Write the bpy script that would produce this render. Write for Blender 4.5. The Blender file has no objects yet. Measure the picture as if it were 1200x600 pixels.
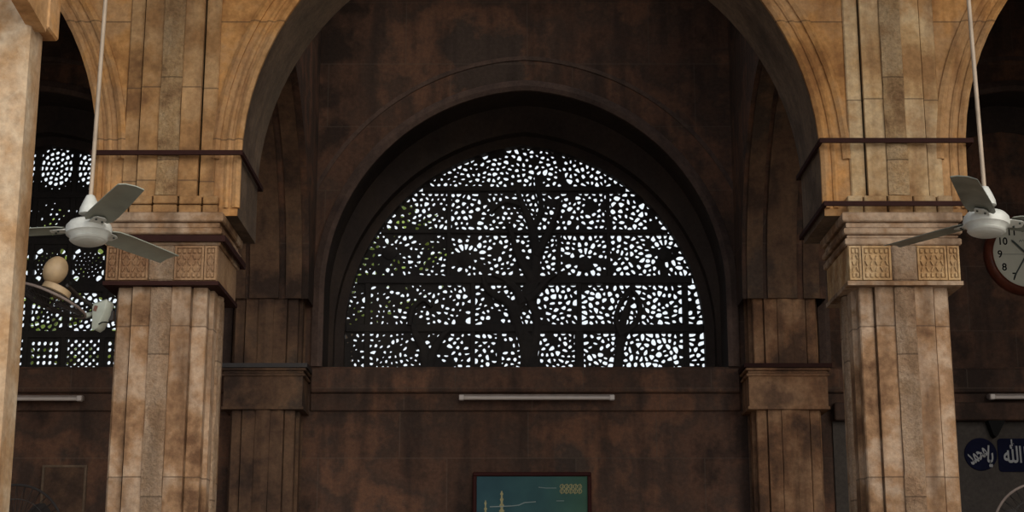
import bpy, math, random
from mathutils import Vector, Matrix

random.seed(7)
sc = bpy.context.scene
COL = sc.collection
PI = math.pi

# ------------------------------------------------------------------ camera
F_PX = 1900.0
PITCH = math.atan(450 / F_PX)
CAM = Vector((-0.12, 0.0, 0.9))
cam = bpy.data.cameras.new('camera')
cam.sensor_width = 36.0
cam.lens = F_PX / 1200 * 36.0
cam_o = bpy.data.objects.new('camera', cam)
COL.objects.link(cam_o)
cam_o.location = CAM
cam_o.rotation_euler = (PI / 2 + PITCH, 0, 0)
sc.camera = cam_o

# ------------------------------------------------------------------ sky, sun, exposure
world = bpy.data.worlds.new('sky')
sc.world = world
world.use_nodes = True
bg = world.node_tree.nodes['Background']
bg.inputs['Color'].default_value = (0.86, 0.93, 1.0, 1)
bg.inputs['Strength'].default_value = 1.0
sun = bpy.data.lights.new('sun', 'SUN')
sun.energy = 2.5
sun.angle = math.radians(60)          # hazy sun low behind the viewer
sun.color = (1.0, 0.90, 0.74)
sun_o = bpy.data.objects.new('sun', sun)
COL.objects.link(sun_o)
sun_o.location = (-6, -10, 20)
sun_o.rotation_euler = Vector((0.55, -1.0, 0.42)).to_track_quat('Z', 'Y').to_euler()
sc.view_settings.view_transform = 'Standard'
sc.view_settings.look = 'None'
sc.view_settings.gamma = 1.0
sc.view_settings.exposure = 0.05
sc.view_settings.use_curve_mapping = False
sc.cycles.max_bounces = 8
sc.cycles.diffuse_bounces = 5
sc.cycles.use_denoising = True


def P(x, y, Y):
    """the place at distance Y that the photograph shows at pixel x, y"""
    u = (x - 600) / F_PX
    v = (300 - y) / F_PX
    cp, sp = math.cos(PITCH), math.sin(PITCH)
    d = Vector((u, cp - v * sp, sp + v * cp))
    return CAM + d * (Y / d.y)


# ------------------------------------------------------------------ materials
def nodes(name):
    m = bpy.data.materials.new(name)
    m.use_nodes = True
    nt = m.node_tree
    return m, nt, nt.nodes['Principled BSDF'], nt.nodes.new, nt.links.new


def ramp(nt, stops):
    r = nt.nodes.new('ShaderNodeValToRGB')
    e = r.color_ramp.elements
    while len(e) < len(stops):
        e.new(0.5)
    for i, (p, c) in enumerate(stops):
        e[i].position = p
        e[i].color = (c[0], c[1], c[2], 1)
    return r


def stone(name, cols, scale=1.3, streak=0.5, streak_col=(0.07, 0.045, 0.03), rough=0.85, bump=0.25, grain=28.0,
          joints=None, joint_col=(0.5, 0.4, 0.3), joint_mix=0.35, spot=0.25, bdist=0.02, jm=0.8):
    m, nt, bs, N, L = nodes(name)
    geo = N('ShaderNodeNewGeometry')
    pos = geo.outputs['Position']
    n1 = N('ShaderNodeTexNoise'); n1.inputs['Scale'].default_value = scale
    n1.inputs['Detail'].default_value = 7; n1.inputs['Roughness'].default_value = 0.62
    L(pos, n1.inputs['Vector'])
    k = len(cols)
    r1 = ramp(nt, [(0.36 + 0.28 * i / max(1, k - 1), c) for i, c in enumerate(cols)])
    L(n1.outputs['Fac'], r1.inputs['Fac'])
    # drip marks, long in z
    mp = N('ShaderNodeMapping'); mp.inputs['Scale'].default_value = (4.5, 4.5, 0.7)
    L(pos, mp.inputs['Vector'])
    n2 = N('ShaderNodeTexNoise'); n2.inputs['Scale'].default_value = 1.6; n2.inputs['Detail'].default_value = 5
    L(mp.outputs['Vector'], n2.inputs['Vector'])
    r2 = ramp(nt, [(0.47, (0, 0, 0)), (0.72, (streak,) * 3)])
    L(n2.outputs['Fac'], r2.inputs['Fac'])
    mx = N('ShaderNodeMix'); mx.data_type = 'RGBA'
    L(r2.outputs['Color'], mx.inputs[0]); L(r1.outputs['Color'], mx.inputs[6])
    mx.inputs[7].default_value = (*streak_col, 1)
    out = mx.outputs[2]
    # fine grain and soot spots
    n3 = N('ShaderNodeTexNoise'); n3.inputs['Scale'].default_value = grain; n3.inputs['Detail'].default_value = 6
    n3.inputs['Roughness'].default_value = 0.7
    L(pos, n3.inputs['Vector'])
    r3 = ramp(nt, [(0.3, (1 - spot,) * 3), (0.65, (1 + spot * 0.6,) * 3)])
    L(n3.outputs['Fac'], r3.inputs['Fac'])
    mu = N('ShaderNodeMix'); mu.data_type = 'RGBA'; mu.blend_type = 'MULTIPLY'; mu.inputs[0].default_value = 1
    L(out, mu.inputs[6]); L(r3.outputs['Color'], mu.inputs[7])
    out = mu.outputs[2]
    h = n3.outputs['Fac']
    if joints:
        sx = N('ShaderNodeSeparateXYZ'); L(pos, sx.inputs[0])
        ad = N('ShaderNodeMath'); ad.operation = 'ADD'
        L(sx.outputs['X'], ad.inputs[0]); L(sx.outputs['Y'], ad.inputs[1])
        cb = N('ShaderNodeCombineXYZ'); L(ad.outputs[0], cb.inputs['X']); L(sx.outputs['Z'], cb.inputs['Y'])
        br = N('ShaderNodeTexBrick')
        L(cb.outputs[0], br.inputs['Vector'])
        br.inputs['Scale'].default_value = 1.0
        br.inputs['Brick Width'].default_value = joints[0]
        br.inputs['Row Height'].default_value = joints[1]
        br.inputs['Mortar Size'].default_value = 0.006
        br.inputs['Mortar Smooth'].default_value = 0.4
        br.offset = 0.37
        br.inputs['Color1'].default_value = (0.75, 0.75, 0.75, 1)
        br.inputs['Color2'].default_value = (1.25, 1.2, 1.15, 1)
        br.inputs['Mortar'].default_value = (1, 1, 1, 1)
        m2 = N('ShaderNodeMix'); m2.data_type = 'RGBA'; m2.blend_type = 'MULTIPLY'; m2.inputs[0].default_value = jm
        L(out, m2.inputs[6]); L(br.outputs['Color'], m2.inputs[7])
        m3 = N('ShaderNodeMix'); m3.data_type = 'RGBA'
        jf = N('ShaderNodeMath'); jf.operation = 'MULTIPLY'; jf.inputs[1].default_value = joint_mix
        L(br.outputs['Fac'], jf.inputs[0]); L(jf.outputs[0], m3.inputs[0])
        L(m2.outputs[2], m3.inputs[6]); m3.inputs[7].default_value = (*joint_col, 1)
        out = m3.outputs[2]
    L(out, bs.inputs['Base Color'])
    bs.inputs['Roughness'].default_value = rough
    bs.inputs['Specular IOR Level'].default_value = 0.25
    bp = N('ShaderNodeBump'); bp.inputs['Strength'].default_value = bump; bp.inputs['Distance'].default_value = bdist
    L(h, bp.inputs['Height']); L(bp.outputs[0], bs.inputs['Normal'])
    return m


def plain(name, col, rough=0.5, metal=0.0, var=0.15, scale=12.0, spec=0.4):
    m, nt, bs, N, L = nodes(name)
    geo = N('ShaderNodeNewGeometry')
    n = N('ShaderNodeTexNoise'); n.inputs['Scale'].default_value = scale; n.inputs['Detail'].default_value = 4
    L(geo.outputs['Position'], n.inputs['Vector'])
    r = ramp(nt, [(0.3, [c * (1 - var) for c in col]), (0.7, [min(1, c * (1 + var)) for c in col])])
    L(n.outputs['Fac'], r.inputs['Fac']); L(r.outputs['Color'], bs.inputs['Base Color'])
    bs.inputs['Roughness'].default_value = rough
    bs.inputs['Metallic'].default_value = metal
    bs.inputs['Specular IOR Level'].default_value = spec
    return m


M = {}
M['shaft'] = stone('shaft_sandstone', [(0.13, 0.066, 0.034), (0.30, 0.175, 0.095), (0.43, 0.31, 0.22), (0.31, 0.185, 0.105)], 2.3, 0.9, (0.12, 0.065, 0.035), bump=0.3, joints=(40, 0.93), joint_col=(0.07, 0.04, 0.025), joint_mix=0.6, jm=0.45)
M['rough'] = stone('pecked_sandstone', [(0.24, 0.14, 0.085), (0.39, 0.25, 0.155), (0.47, 0.335, 0.235), (0.36, 0.235, 0.145)], 2.6, 0.5, (0.10, 0.065, 0.04), bump=0.9, grain=42, spot=0.28, bdist=0.04, joints=(40, 0.87), joint_col=(0.07, 0.04, 0.025), joint_mix=0.6, jm=0.45)
M['ochre'] = stone('ochre_sandstone', [(0.27, 0.125, 0.042), (0.44, 0.225, 0.08), (0.41, 0.24, 0.115), (0.33, 0.18, 0.075)], 1.9, 0.7, (0.15, 0.06, 0.025), bump=0.2, joints=(40, 0.8), joint_col=(0.07, 0.04, 0.025), joint_mix=0.6, jm=0.45)
M['pale'] = stone('pale_sandstone', [(0.24, 0.13, 0.058), (0.36, 0.225, 0.12), (0.47, 0.36, 0.25), (0.31, 0.18, 0.085)], 1.5, 0.5, (0.30, 0.15, 0.06), bump=0.2)
M['carved'] = stone('carved_sandstone', [(0.22, 0.115, 0.06), (0.33, 0.20, 0.11), (0.28, 0.17, 0.10)], 2.2, 0.4, (0.12, 0.06, 0.035), bump=0.4, grain=50)
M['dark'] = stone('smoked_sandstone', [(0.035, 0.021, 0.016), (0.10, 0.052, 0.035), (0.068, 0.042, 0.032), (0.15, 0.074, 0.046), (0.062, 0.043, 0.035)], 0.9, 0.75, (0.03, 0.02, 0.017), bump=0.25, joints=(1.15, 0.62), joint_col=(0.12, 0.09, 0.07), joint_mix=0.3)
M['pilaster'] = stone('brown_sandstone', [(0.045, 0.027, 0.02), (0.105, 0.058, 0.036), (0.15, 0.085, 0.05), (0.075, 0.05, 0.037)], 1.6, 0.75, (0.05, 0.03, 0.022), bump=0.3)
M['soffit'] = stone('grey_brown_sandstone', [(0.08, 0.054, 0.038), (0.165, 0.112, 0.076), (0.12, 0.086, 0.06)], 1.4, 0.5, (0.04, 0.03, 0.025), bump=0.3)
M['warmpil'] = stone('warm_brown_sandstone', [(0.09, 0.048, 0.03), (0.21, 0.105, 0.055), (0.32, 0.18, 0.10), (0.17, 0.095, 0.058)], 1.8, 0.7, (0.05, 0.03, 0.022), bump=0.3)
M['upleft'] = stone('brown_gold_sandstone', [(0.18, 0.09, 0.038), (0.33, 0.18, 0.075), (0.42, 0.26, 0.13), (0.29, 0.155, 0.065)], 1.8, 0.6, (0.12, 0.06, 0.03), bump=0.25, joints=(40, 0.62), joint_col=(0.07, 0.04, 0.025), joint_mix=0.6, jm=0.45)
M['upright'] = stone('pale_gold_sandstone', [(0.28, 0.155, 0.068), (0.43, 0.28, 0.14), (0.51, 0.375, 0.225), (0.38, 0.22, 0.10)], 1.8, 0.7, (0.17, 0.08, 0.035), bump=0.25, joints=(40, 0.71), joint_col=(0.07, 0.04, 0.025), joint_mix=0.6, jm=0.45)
M['goldrough'] = stone('pecked_gold_sandstone', [(0.28, 0.16, 0.08), (0.48, 0.31, 0.16), (0.52, 0.37, 0.22), (0.40, 0.235, 0.115)], 2.6, 0.5, (0.14, 0.07, 0.035), bump=0.9, grain=42, spot=0.3, bdist=0.04, joints=(40, 0.55), joint_col=(0.07, 0.04, 0.025), joint_mix=0.6, jm=0.45)
M['roll'] = stone('purple_brown_stone', [(0.05, 0.032, 0.028), (0.105, 0.066, 0.053), (0.075, 0.048, 0.04)], 1.5, 0.5, (0.04, 0.03, 0.025), bump=0.3)
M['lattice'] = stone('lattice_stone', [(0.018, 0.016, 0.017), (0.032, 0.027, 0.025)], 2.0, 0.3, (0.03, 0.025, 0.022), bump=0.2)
M['ceiling'] = stone('soot_and_shade_stone', [(0.028, 0.02, 0.018), (0.05, 0.035, 0.029)], 0.9, 0.3, bump=0.2)  # soot tone of the ceiling; on the window reveals it paints in shade
M['floor'] = stone('floor_stone', [(0.24, 0.20, 0.16), (0.36, 0.31, 0.26)], 1.2, 0.0, rough=0.6, bump=0.1)
M['ground'] = stone('courtyard_paving', [(0.36, 0.30, 0.24), (0.46, 0.39, 0.31)], 0.8, 0.0, rough=0.8, bump=0.1)
M['plaster'] = stone('grey_plaster', [(0.05, 0.042, 0.038), (0.07, 0.058, 0.05)], 1.5, 0.25, (0.06, 0.05, 0.045), bump=0.05)
M['iron'] = plain('oxide_red_iron', (0.03, 0.011, 0.009), 0.7, 0.0, spec=0.1)
M['darkiron'] = plain('dark_iron', (0.035, 0.03, 0.03), 0.5, 0.3)
M['fanwhite'] = plain('white_enamel', (0.62, 0.63, 0.60), 0.4, 0.0, 0.1, 20)
M['blade'] = plain('grey_green_enamel', (0.27, 0.29, 0.25), 0.45, 0.0, 0.12, 9)
M['bladedark'] = plain('grimy_enamel', (0.16, 0.17, 0.145), 0.45, 0.0, 0.3, 9)
M['rod'] = plain('cream_rod', (0.42, 0.33, 0.25), 0.5, 0.0, 0.2, 7)
M['tube'] = plain('unlit_tube_glass', (0.52, 0.45, 0.42), 0.25, 0.0, 0.05)
M['batten'] = plain('batten_enamel', (0.22, 0.17, 0.15), 0.5)
M['frame'] = plain('mahogany_frame', (0.035, 0.008, 0.007), 0.6, spec=0.1)
M['clockwood'] = plain('clock_wood', (0.13, 0.035, 0.02), 0.3, 0, 0.3)
M['clockface'] = plain('clock_face', (0.58, 0.56, 0.46), 0.5, 0, 0.04)
M['black'] = plain('black_paint', (0.008, 0.008, 0.008), 0.7, spec=0.1)
M['hand'] = plain('clock_hand_metal', (0.03, 0.04, 0.035), 0.5)
M['navy'] = plain('navy_sign', (0.006, 0.007, 0.022), 0.8, spec=0.08)
M['silver'] = plain('pale_lettering', (0.30, 0.30, 0.31), 0.6)
M['cream'] = plain('cream_plastic', (0.44, 0.31, 0.18), 0.45, 0, 0.2)
M['boxplastic'] = plain('greenish_white_plastic', (0.40, 0.43, 0.38), 0.4)
M['sticker'] = plain('brown_red_sticker', (0.20, 0.09, 0.07), 0.5)
M['leaf'] = plain('leaf_green', (0.26, 0.36, 0.06), 0.6, 0, 0.4, 2)
M['bark'] = plain('bark', (0.12, 0.085, 0.06), 0.9, 0, 0.3)
M['gold'] = plain('faded_gold_print', (0.32, 0.29, 0.14), 0.6, 0, 0.2, 40)
M['whiteink'] = plain('white_print', (0.26, 0.31, 0.31), 0.6, 0, 0.1)


def poster_mat():
    m, nt, bs, N, L = nodes('teal_poster_print')
    tc = N('ShaderNodeTexCoord')
    sx = N('ShaderNodeSeparateXYZ'); L(tc.outputs['Object'], sx.inputs[0])
    mr = N('ShaderNodeMapRange'); mr.inputs['From Min'].default_value = -0.5; mr.inputs['From Max'].default_value = 0.5
    L(sx.outputs['X'], mr.inputs['Value'])
    r = ramp(nt, [(0.0, (0.034, 0.085, 0.11)), (0.6, (0.04, 0.10, 0.108)), (1.0, (0.055, 0.125, 0.085))])
    L(mr.outputs[0], r.inputs['Fac'])
    n = N('ShaderNodeTexNoise'); n.inputs['Scale'].default_value = 5; L(tc.outputs['Object'], n.inputs['Vector'])
    mu = N('ShaderNodeMix'); mu.data_type = 'RGBA'; mu.blend_type = 'MULTIPLY'; mu.inputs[0].default_value = 0.6
    r2 = ramp(nt, [(0.3, (0.7, 0.7, 0.75)), (0.7, (1.2, 1.2, 1.15))]); L(n.outputs['Fac'], r2.inputs['Fac'])
    L(r.outputs['Color'], mu.inputs[6]); L(r2.outputs['Color'], mu.inputs[7])
    L(mu.outputs[2], bs.inputs['Base Color'])
    bs.inputs['Roughness'].default_value = 0.7
    bs.inputs['Specular IOR Level'].default_value = 0.15
    return m


M['poster'] = poster_mat()


# ------------------------------------------------------------------ mesh helpers
class MB:
    def __init__(s):
        s.v = []; s.f = []

    def poly(s, pts):
        i = len(s.v); s.v += [tuple(p) for p in pts]; s.f.append(tuple(range(i, i + len(pts)))); return s

    def loft(s, rings, closed=True, cap=True):
        n = len(rings[0]); base = len(s.v)
        for r in rings:
            s.v += [tuple(p) for p in r]
        for k in range(len(rings) - 1):
            a = base + k * n; b = a + n
            for j in range(n if closed else n - 1):
                j2 = (j + 1) % n
                s.f.append((a + j, a + j2, b + j2, b + j))
        if cap and closed:
            s.f.append(tuple(range(base + n - 1, base - 1, -1)))
            e = base + (len(rings) - 1) * n
            s.f.append(tuple(range(e, e + n)))
        return s

    def prism(s, pts, z0, z1, axis='z'):
        """outline extruded along an axis: z takes (x,y), y takes (x,z), x takes (y,z)"""
        def put(p, t):
            return (p[0], p[1], t) if axis == 'z' else ((p[0], t, p[1]) if axis == 'y' else (t, p[0], p[1]))
        return s.loft([[put(p, z0) for p in pts], [put(p, z1) for p in pts]])

    def box(s, x0, x1, y0, y1, z0, z1, bev=0.0):
        if bev <= 0:
            return s.prism([(x0, y0), (x1, y0), (x1, y1), (x0, y1)], z0, z1)
        def oc(b):
            return [(x0 + b, y0), (x1 - b, y0), (x1, y0 + b), (x1, y1 - b), (x1 - b, y1), (x0 + b, y1), (x0, y1 - b), (x0, y0 + b)]
        def ins(d):
            return [(min(max(px, x0 + d), x1 - d), min(max(py, y0 + d), y1 - d)) for px, py in oc(bev)]
        rings = [(z0, ins(bev)), (z0 + bev, oc(bev)), (z1 - bev, oc(bev)), (z1, ins(bev))]
        return s.loft([[(px, py, z) for px, py in o] for z, o in rings])

    def tube(s, pts, r, n=8, closed=False):
        pts = [Vector(p) for p in pts]
        rs = r if isinstance(r, (list, tuple)) else [r] * len(pts)
        rings = []
        up = None
        for i, p in enumerate(pts):
            if closed:
                d = pts[(i + 1) % len(pts)] - pts[i - 1]
            else:
                d = pts[min(i + 1, len(pts) - 1)] - pts[max(i - 1, 0)]
            d.normalize()
            if up is None:
                up = Vector((0, 0, 1)) if abs(d.z) < 0.9 else Vector((1, 0, 0))
            a = d.cross(up)
            if a.length < 1e-4:
                a = d.cross(Vector((0.3, 1, 0.2)))
            a.normalize(); b = a.cross(d); b.normalize(); up = b
            rings.append([p + (a * math.cos(2 * PI * k / n) + b * math.sin(2 * PI * k / n)) * rs[i] for k in range(n)])
        if closed:
            rings.append(rings[0])
        return s.loft(rings, True, not closed)

    def lathe(s, prof, cx=0, cy=0, n=28, axis='z', c=(0, 0, 0), cap=True):
        rings = []
        for r, h in prof:
            ring = []
            for k in range(n):
                a = 2 * PI * k / n
                if axis == 'z':
                    ring.append((cx + r * math.cos(a), cy + r * math.sin(a), h))
                else:   # about the y axis
                    ring.append((c[0] + r * math.cos(a), c[1] + h, c[2] + r * math.sin(a)))
            rings.append(ring)
        return s.loft(rings, True, cap)


ROOTS = {}


def link(name, mb, mat, parent=None, smooth=False, local=False):
    off = Vector((0, 0, 0))
    if parent is not None and not local:
        q = parent
        while q is not None:
            off += q.location
            q = q.parent
    me = bpy.data.meshes.new(name)
    me.from_pydata([tuple(Vector(v) - off) for v in mb.v] if off.length else mb.v, [], mb.f)
    me.validate()
    import bmesh
    b = bmesh.new(); b.from_mesh(me)
    bmesh.ops.recalc_face_normals(b, faces=b.faces[:])
    b.to_mesh(me); b.free()
    if smooth:
        for p in me.polygons:
            p.use_smooth = True
        try:
            me.set_sharp_from_angle(angle=math.radians(40))
        except Exception:
            pass
    o = bpy.data.objects.new(name, me)
    me.materials.append(mat)
    COL.objects.link(o)
    if parent is not None:
        o.parent = parent
    return o


def tag(o, label, cat, group=None):
    o['label'] = label; o['category'] = cat
    if group:
        o['group'] = group
    return o


def thing(name, label, cat, loc=(0, 0, 0), group=None):
    o = bpy.data.objects.new(name, None)
    o.empty_display_size = 0.2
    COL.objects.link(o)
    o.location = loc
    return tag(o, label, cat, group)


def struct(name, mb, mat, smooth=False):
    o = link(name, mb, mat, None, smooth)
    o['kind'] = 'structure'
    return o


# ------------------------------------------------------------------ arch curve
def arch(a, R, z0, n=24):
    """points of a pointed arch of half span a, left springing to right springing, about x = 0"""
    ap = math.sqrt(R * R - (R - a) ** 2)
    right = []
    tmax = math.asin(ap / R)
    for k in range(n + 1):
        t = tmax * k / n
        right.append((a - R + R * math.cos(t), z0 + R * math.sin(t)))
    left = [(-x, z) for x, z in right]
    return left + right[::-1][1:]


BAY = 4.6
PX = [-2.3, 2.3]
YT0, YT1 = 9.88, 10.62          # arcade wall between the free pillars
YB = 14.5                       # face of the back wall
ZTOP = 7.4
A_MID = dict(a=1.85, R=1.9, z0=3.87)
A_SIDE = dict(a=1.70, R=1.75, z0=3.85)

# ------------------------------------------------------------------ the shell
struct('floor', MB().box(-7.6, 7.6, 5.0, 15.5, -0.7, 0.0), M['floor'])
struct('ground', MB().box(-40, 40, -40, 40, -0.9, -0.7), M['ground'])
mb = MB().box(-7.6, 7.6, 5.4, 10.9, ZTOP, ZTOP + 0.3).box(-7.6, 7.6, 13.3, 15.5, ZTOP, ZTOP + 0.3)
mb.box(-7.6, -1.4, 10.9, 13.3, ZTOP, ZTOP + 0.3).box(1.4, 7.6, 10.9, 13.3, ZTOP, ZTOP + 0.3)     # unseen opening over the middle bay, added to light the upper back wall
struct('ceiling', mb, M['ceiling'])
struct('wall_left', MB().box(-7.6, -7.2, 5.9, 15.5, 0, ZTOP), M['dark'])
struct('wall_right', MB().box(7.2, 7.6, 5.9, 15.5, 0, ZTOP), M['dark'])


def arcade(name, Y0, Y1, zbase, mat, par=A_MID, xend=7.2, soffit=M['soffit']):
    mb = MB()
    pts = arch(**par)
    for c in (-BAY, 0, BAY):
        P2 = [(x + c, z) for x, z in pts]
        for (x0, z0), (x1, z1) in zip(P2, P2[1:]):
            for Y in (Y0, Y1):
                mb.poly([(x0, Y, z0), (x1, Y, z1), (x1, Y, ZTOP), (x0, Y, ZTOP)])
            mb.poly([(x0, Y0, z0), (x1, Y0, z1), (x1, Y1, z1), (x0, Y1, z0)])
    h = BAY / 2 - par['a']
    for c in (-1.5 * BAY, -0.5 * BAY, 0.5 * BAY, 1.5 * BAY):
        x0, x1 = max(c - h, -xend), min(c + h, xend)
        mb.box(x0, x1, Y0, Y1, zbase, par['z0'])
        for Y in (Y0, Y1):
            mb.poly([(x0, Y, par['z0']), (x1, Y, par['z0']), (x1, Y, ZTOP), (x0, Y, ZTOP)])
    o = struct(name, mb, mat)
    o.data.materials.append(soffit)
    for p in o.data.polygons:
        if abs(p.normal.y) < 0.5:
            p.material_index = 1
    return o


arcade('wall_middle', YT0, YT1, 3.5, M['ochre'])
arcade('wall_front_unseen', 5.98, 6.5, 3.5, M['pale'], dict(a=2.1, R=2.15, z0=4.7))  # unseen front wall, arches raised so more light reaches the upper back wall


def arch_roll(mb, par, off, r, Y, c, zlow, proud=0.0, n=6):
    """a half-round moulding that follows the arch edge at a given offset"""
    a = par['a'] + off; R = par['R'] + off
    pts = [(-a, zlow)] + arch(a, R, par['z0'], 20) + [(a, zlow)]
    mb.tube([(x + c, Y - proud, z) for x, z in pts], r, n)


tn = 0
for c, w in ((-BAY, 'left'), (0, 'centre'), (BAY, 'right')):
    mb = MB()
    arch_roll(mb, A_MID, 0.012, 0.028, YT0, c, 3.55)
    arch_roll(mb, A_MID, 0.075, 0.018, YT0, c, 3.55)
    arch_roll(mb, A_MID, 0.155, 0.03, YT0, c, 3.9)
    tn += 1
    struct('trim_%d' % tn, mb, M['ochre'], True)

# walls over the side arches of the inner bays, from the arcade to the back wall
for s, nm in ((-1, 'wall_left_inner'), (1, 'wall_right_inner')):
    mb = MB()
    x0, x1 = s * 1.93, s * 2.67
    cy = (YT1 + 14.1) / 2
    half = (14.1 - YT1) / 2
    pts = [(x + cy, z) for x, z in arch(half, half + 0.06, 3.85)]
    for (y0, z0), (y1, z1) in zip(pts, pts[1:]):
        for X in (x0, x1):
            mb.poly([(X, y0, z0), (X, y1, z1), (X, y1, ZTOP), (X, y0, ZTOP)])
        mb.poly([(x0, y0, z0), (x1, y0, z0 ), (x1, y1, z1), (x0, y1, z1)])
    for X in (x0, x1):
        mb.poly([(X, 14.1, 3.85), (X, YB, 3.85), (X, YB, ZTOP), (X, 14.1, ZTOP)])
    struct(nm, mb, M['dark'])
    # stripes of the soffit
    mb = MB()
    for u, wd, d in ((-0.02, 0.13, 0.03), (0.24, 0.07, 0.02), (-0.26, 0.07, 0.02)):
        rings = []
        pin = [(x + cy, z) for x, z in arch(half - d, half + 0.06 - d, 3.85)]
        for (ya, za), (yb, zb) in zip(pts, pin):
            xc = s * (2.3 + u * s)
            rings.append([(xc - wd, ya, za), (xc + wd, ya, za), (xc + wd, yb, zb), (xc - wd, yb, zb)])
        mb.loft(rings)
    tn += 1
    struct('trim_%d' % tn, mb, M['pilaster'])

# ------------------------------------------------------------------ the back wall with three arched recesses
SILL = 3.303
O_OUT = dict(a=1.835, R=1.93, z0=4.0)      # edge of the recess on the wall face
O_IN = dict(a=1.71, R=1.90, z0=3.70)       # edge of the screen
YS = 15.2                                  # plane of the screens


def outline(par, grow=0.0, n=24):
    pts = arch(par['a'] + grow, par['R'] + grow, par['z0'], n)
    return [(-par['a'] - grow, SILL)] + pts + [(par['a'] + grow, SILL)]


mb = MB()
mo = outline(O_OUT); mi = outline(O_IN); mm = outline(O_IN, 0.085); mg = outline(O_IN, 0.13)
for c in (-BAY, 0, BAY):
    loops = [[(x + c, YB, z) for x, z in mo],
             [(x + c, YB + 0.42, 0.25 * a[1] + 0.75 * z if False else z) for (x, z), a in zip(mo, mm)],
             [(x + c, YB + 0.46, z) for x, z in mm],
             [(x + c, YB + 0.60, z) for x, z in mm],
             [(x + c, YB + 0.61, z) for x, z in mi],
             [(x + c, YS + 0.045, z) for x, z in mi],
             [(x + c, YS + 0.05, z) for x, z in mg],
             [(x + c, YS + 0.25, z) for x, z in mg]]
    mb.loft(loops, closed=False, cap=False)
    # the wall face round the opening
    for (x0, z0), (x1, z1) in zip(mo[1:-1], mo[2:-1]):
        mb.poly([(x0 + c, YB, z0), (x1 + c, YB, z1), (x1 + c, YB, ZTOP), (x0 + c, YB, ZTOP)])
    # sill slab and the wall below
    mb.poly([(c - 1.835, YB, SILL), (c + 1.835, YB, SILL), (c + 1.835, YS + 0.25, SILL), (c - 1.835, YS + 0.25, SILL)])
    mb.poly([(c - 1.835, YB, 0), (c + 1.835, YB, 0), (c + 1.835, YB, SILL), (c - 1.835, YB, SILL)])
h = BAY / 2 - 1.835
for c in (-1.5 * BAY, -0.5 * BAY, 0.5 * BAY, 1.5 * BAY):
    mb.poly([(c - h, YB, 0), (c + h, YB, 0), (c + h, YB, ZTOP), (c - h, YB, ZTOP)])
# outer skin so that no daylight passes except through the screens
for c in (-BAY, 0):
    pts = [(x + c, z) for x, z in mg]
    for (x0, z0), (x1, z1) in zip(pts[1:-1], pts[2:-1]):
        mb.poly([(x0, YS + 0.25, z0), (x1, YS + 0.25, z1), (x1, YS + 0.25, ZTOP), (x0, YS + 0.25, ZTOP)])
    mb.poly([(c - 1.84, YS + 0.25, 0), (c + 1.84, YS + 0.25, 0), (c + 1.84, YS + 0.25, SILL), (c - 1.84, YS + 0.25, SILL)])
for x0, x1 in ((-7.6, -BAY - 1.84), (-BAY + 1.84, -1.84), (1.84, 7.6)):
    mb.poly([(x0, YS + 0.25, 0), (x1, YS + 0.25, 0), (x1, YS + 0.25, ZTOP), (x0, YS + 0.25, ZTOP)])
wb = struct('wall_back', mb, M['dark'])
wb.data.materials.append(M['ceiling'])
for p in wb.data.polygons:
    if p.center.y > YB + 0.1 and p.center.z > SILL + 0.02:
        p.material_index = 1  # shade of the recesses put into their colour with the darker stone
# blocked recess of the right bay
struct('wall_back_infill', MB().prism([(x + BAY, z) for x, z in outline(O_IN, 0.08)], 14.95, 15.05, 'y'), M['dark'])

for c, nm in ((-BAY, 1), (0, 2), (BAY, 3)):
    mb = MB()
    mo1 = outline(O_OUT)[1:-1]; mo2 = outline(O_OUT, 0.105)[1:-1]
    mo1 = [(mo1[0][0], SILL)] + mo1 + [(mo1[-1][0], SILL)]
    mo2 = [(mo2[0][0], SILL)] + mo2 + [(mo2[-1][0], SILL)]
    rings = [[(a[0] + c, YB - 0.002, a[1]), (a[0] + c, YB - 0.035, a[1]), (0.6 * a[0] + 0.4 * b[0] + c, YB - 0.05, 0.6 * a[1] + 0.4 * b[1]),
              (b[0] + c, YB - 0.025, b[1]), (b[0] + c, YB - 0.002, b[1])] for a, b in zip(mo1, mo2)]
    mb.loft(rings)
    o3 = arch(2.14, 2.24, 4.0, 30)
    o4 = arch(2.18, 2.28, 4.0, 30)
    k = [i for i, p in enumerate(o3) if abs(p[0]) < 1.96]
    mb.loft([[(o3[i][0] + c, YB - 0.001, o3[i][1]), (o3[i][0] + c, YB - 0.009, o3[i][1]), (o4[i][0] + c, YB - 0.009, o4[i][1]), (o4[i][0] + c, YB - 0.001, o4[i][1])] for i in k])
    tn += 1
    struct('trim_%d' % tn, mb, M['roll'])

# string course under the sills
for c in (-BAY, 0, BAY):
    mb = MB().box(c - 1.93, c + 1.93, YB - 0.07, YB - 0.001, 3.06, 3.28, 0.012)
    mb.box(c - 1.93, c + 1.93, YB - 0.035, YB - 0.001, 2.90, 3.06, 0.008)
    tn += 1
    struct('trim_%d' % tn, mb, M['dark'])
# plastered dado of the right bay with its ledge
tn += 1
mb = MB().box(2.75, 6.6, YB - 0.16, YB - 0.071, 2.80, 2.96, 0.01)
struct('trim_%d' % tn, mb, M['dark'])
struct('wall_back_dado', MB().box(2.75, 6.6, YB - 0.03, YB - 0.001, 0.0, 2.80), M['plaster'])


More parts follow.
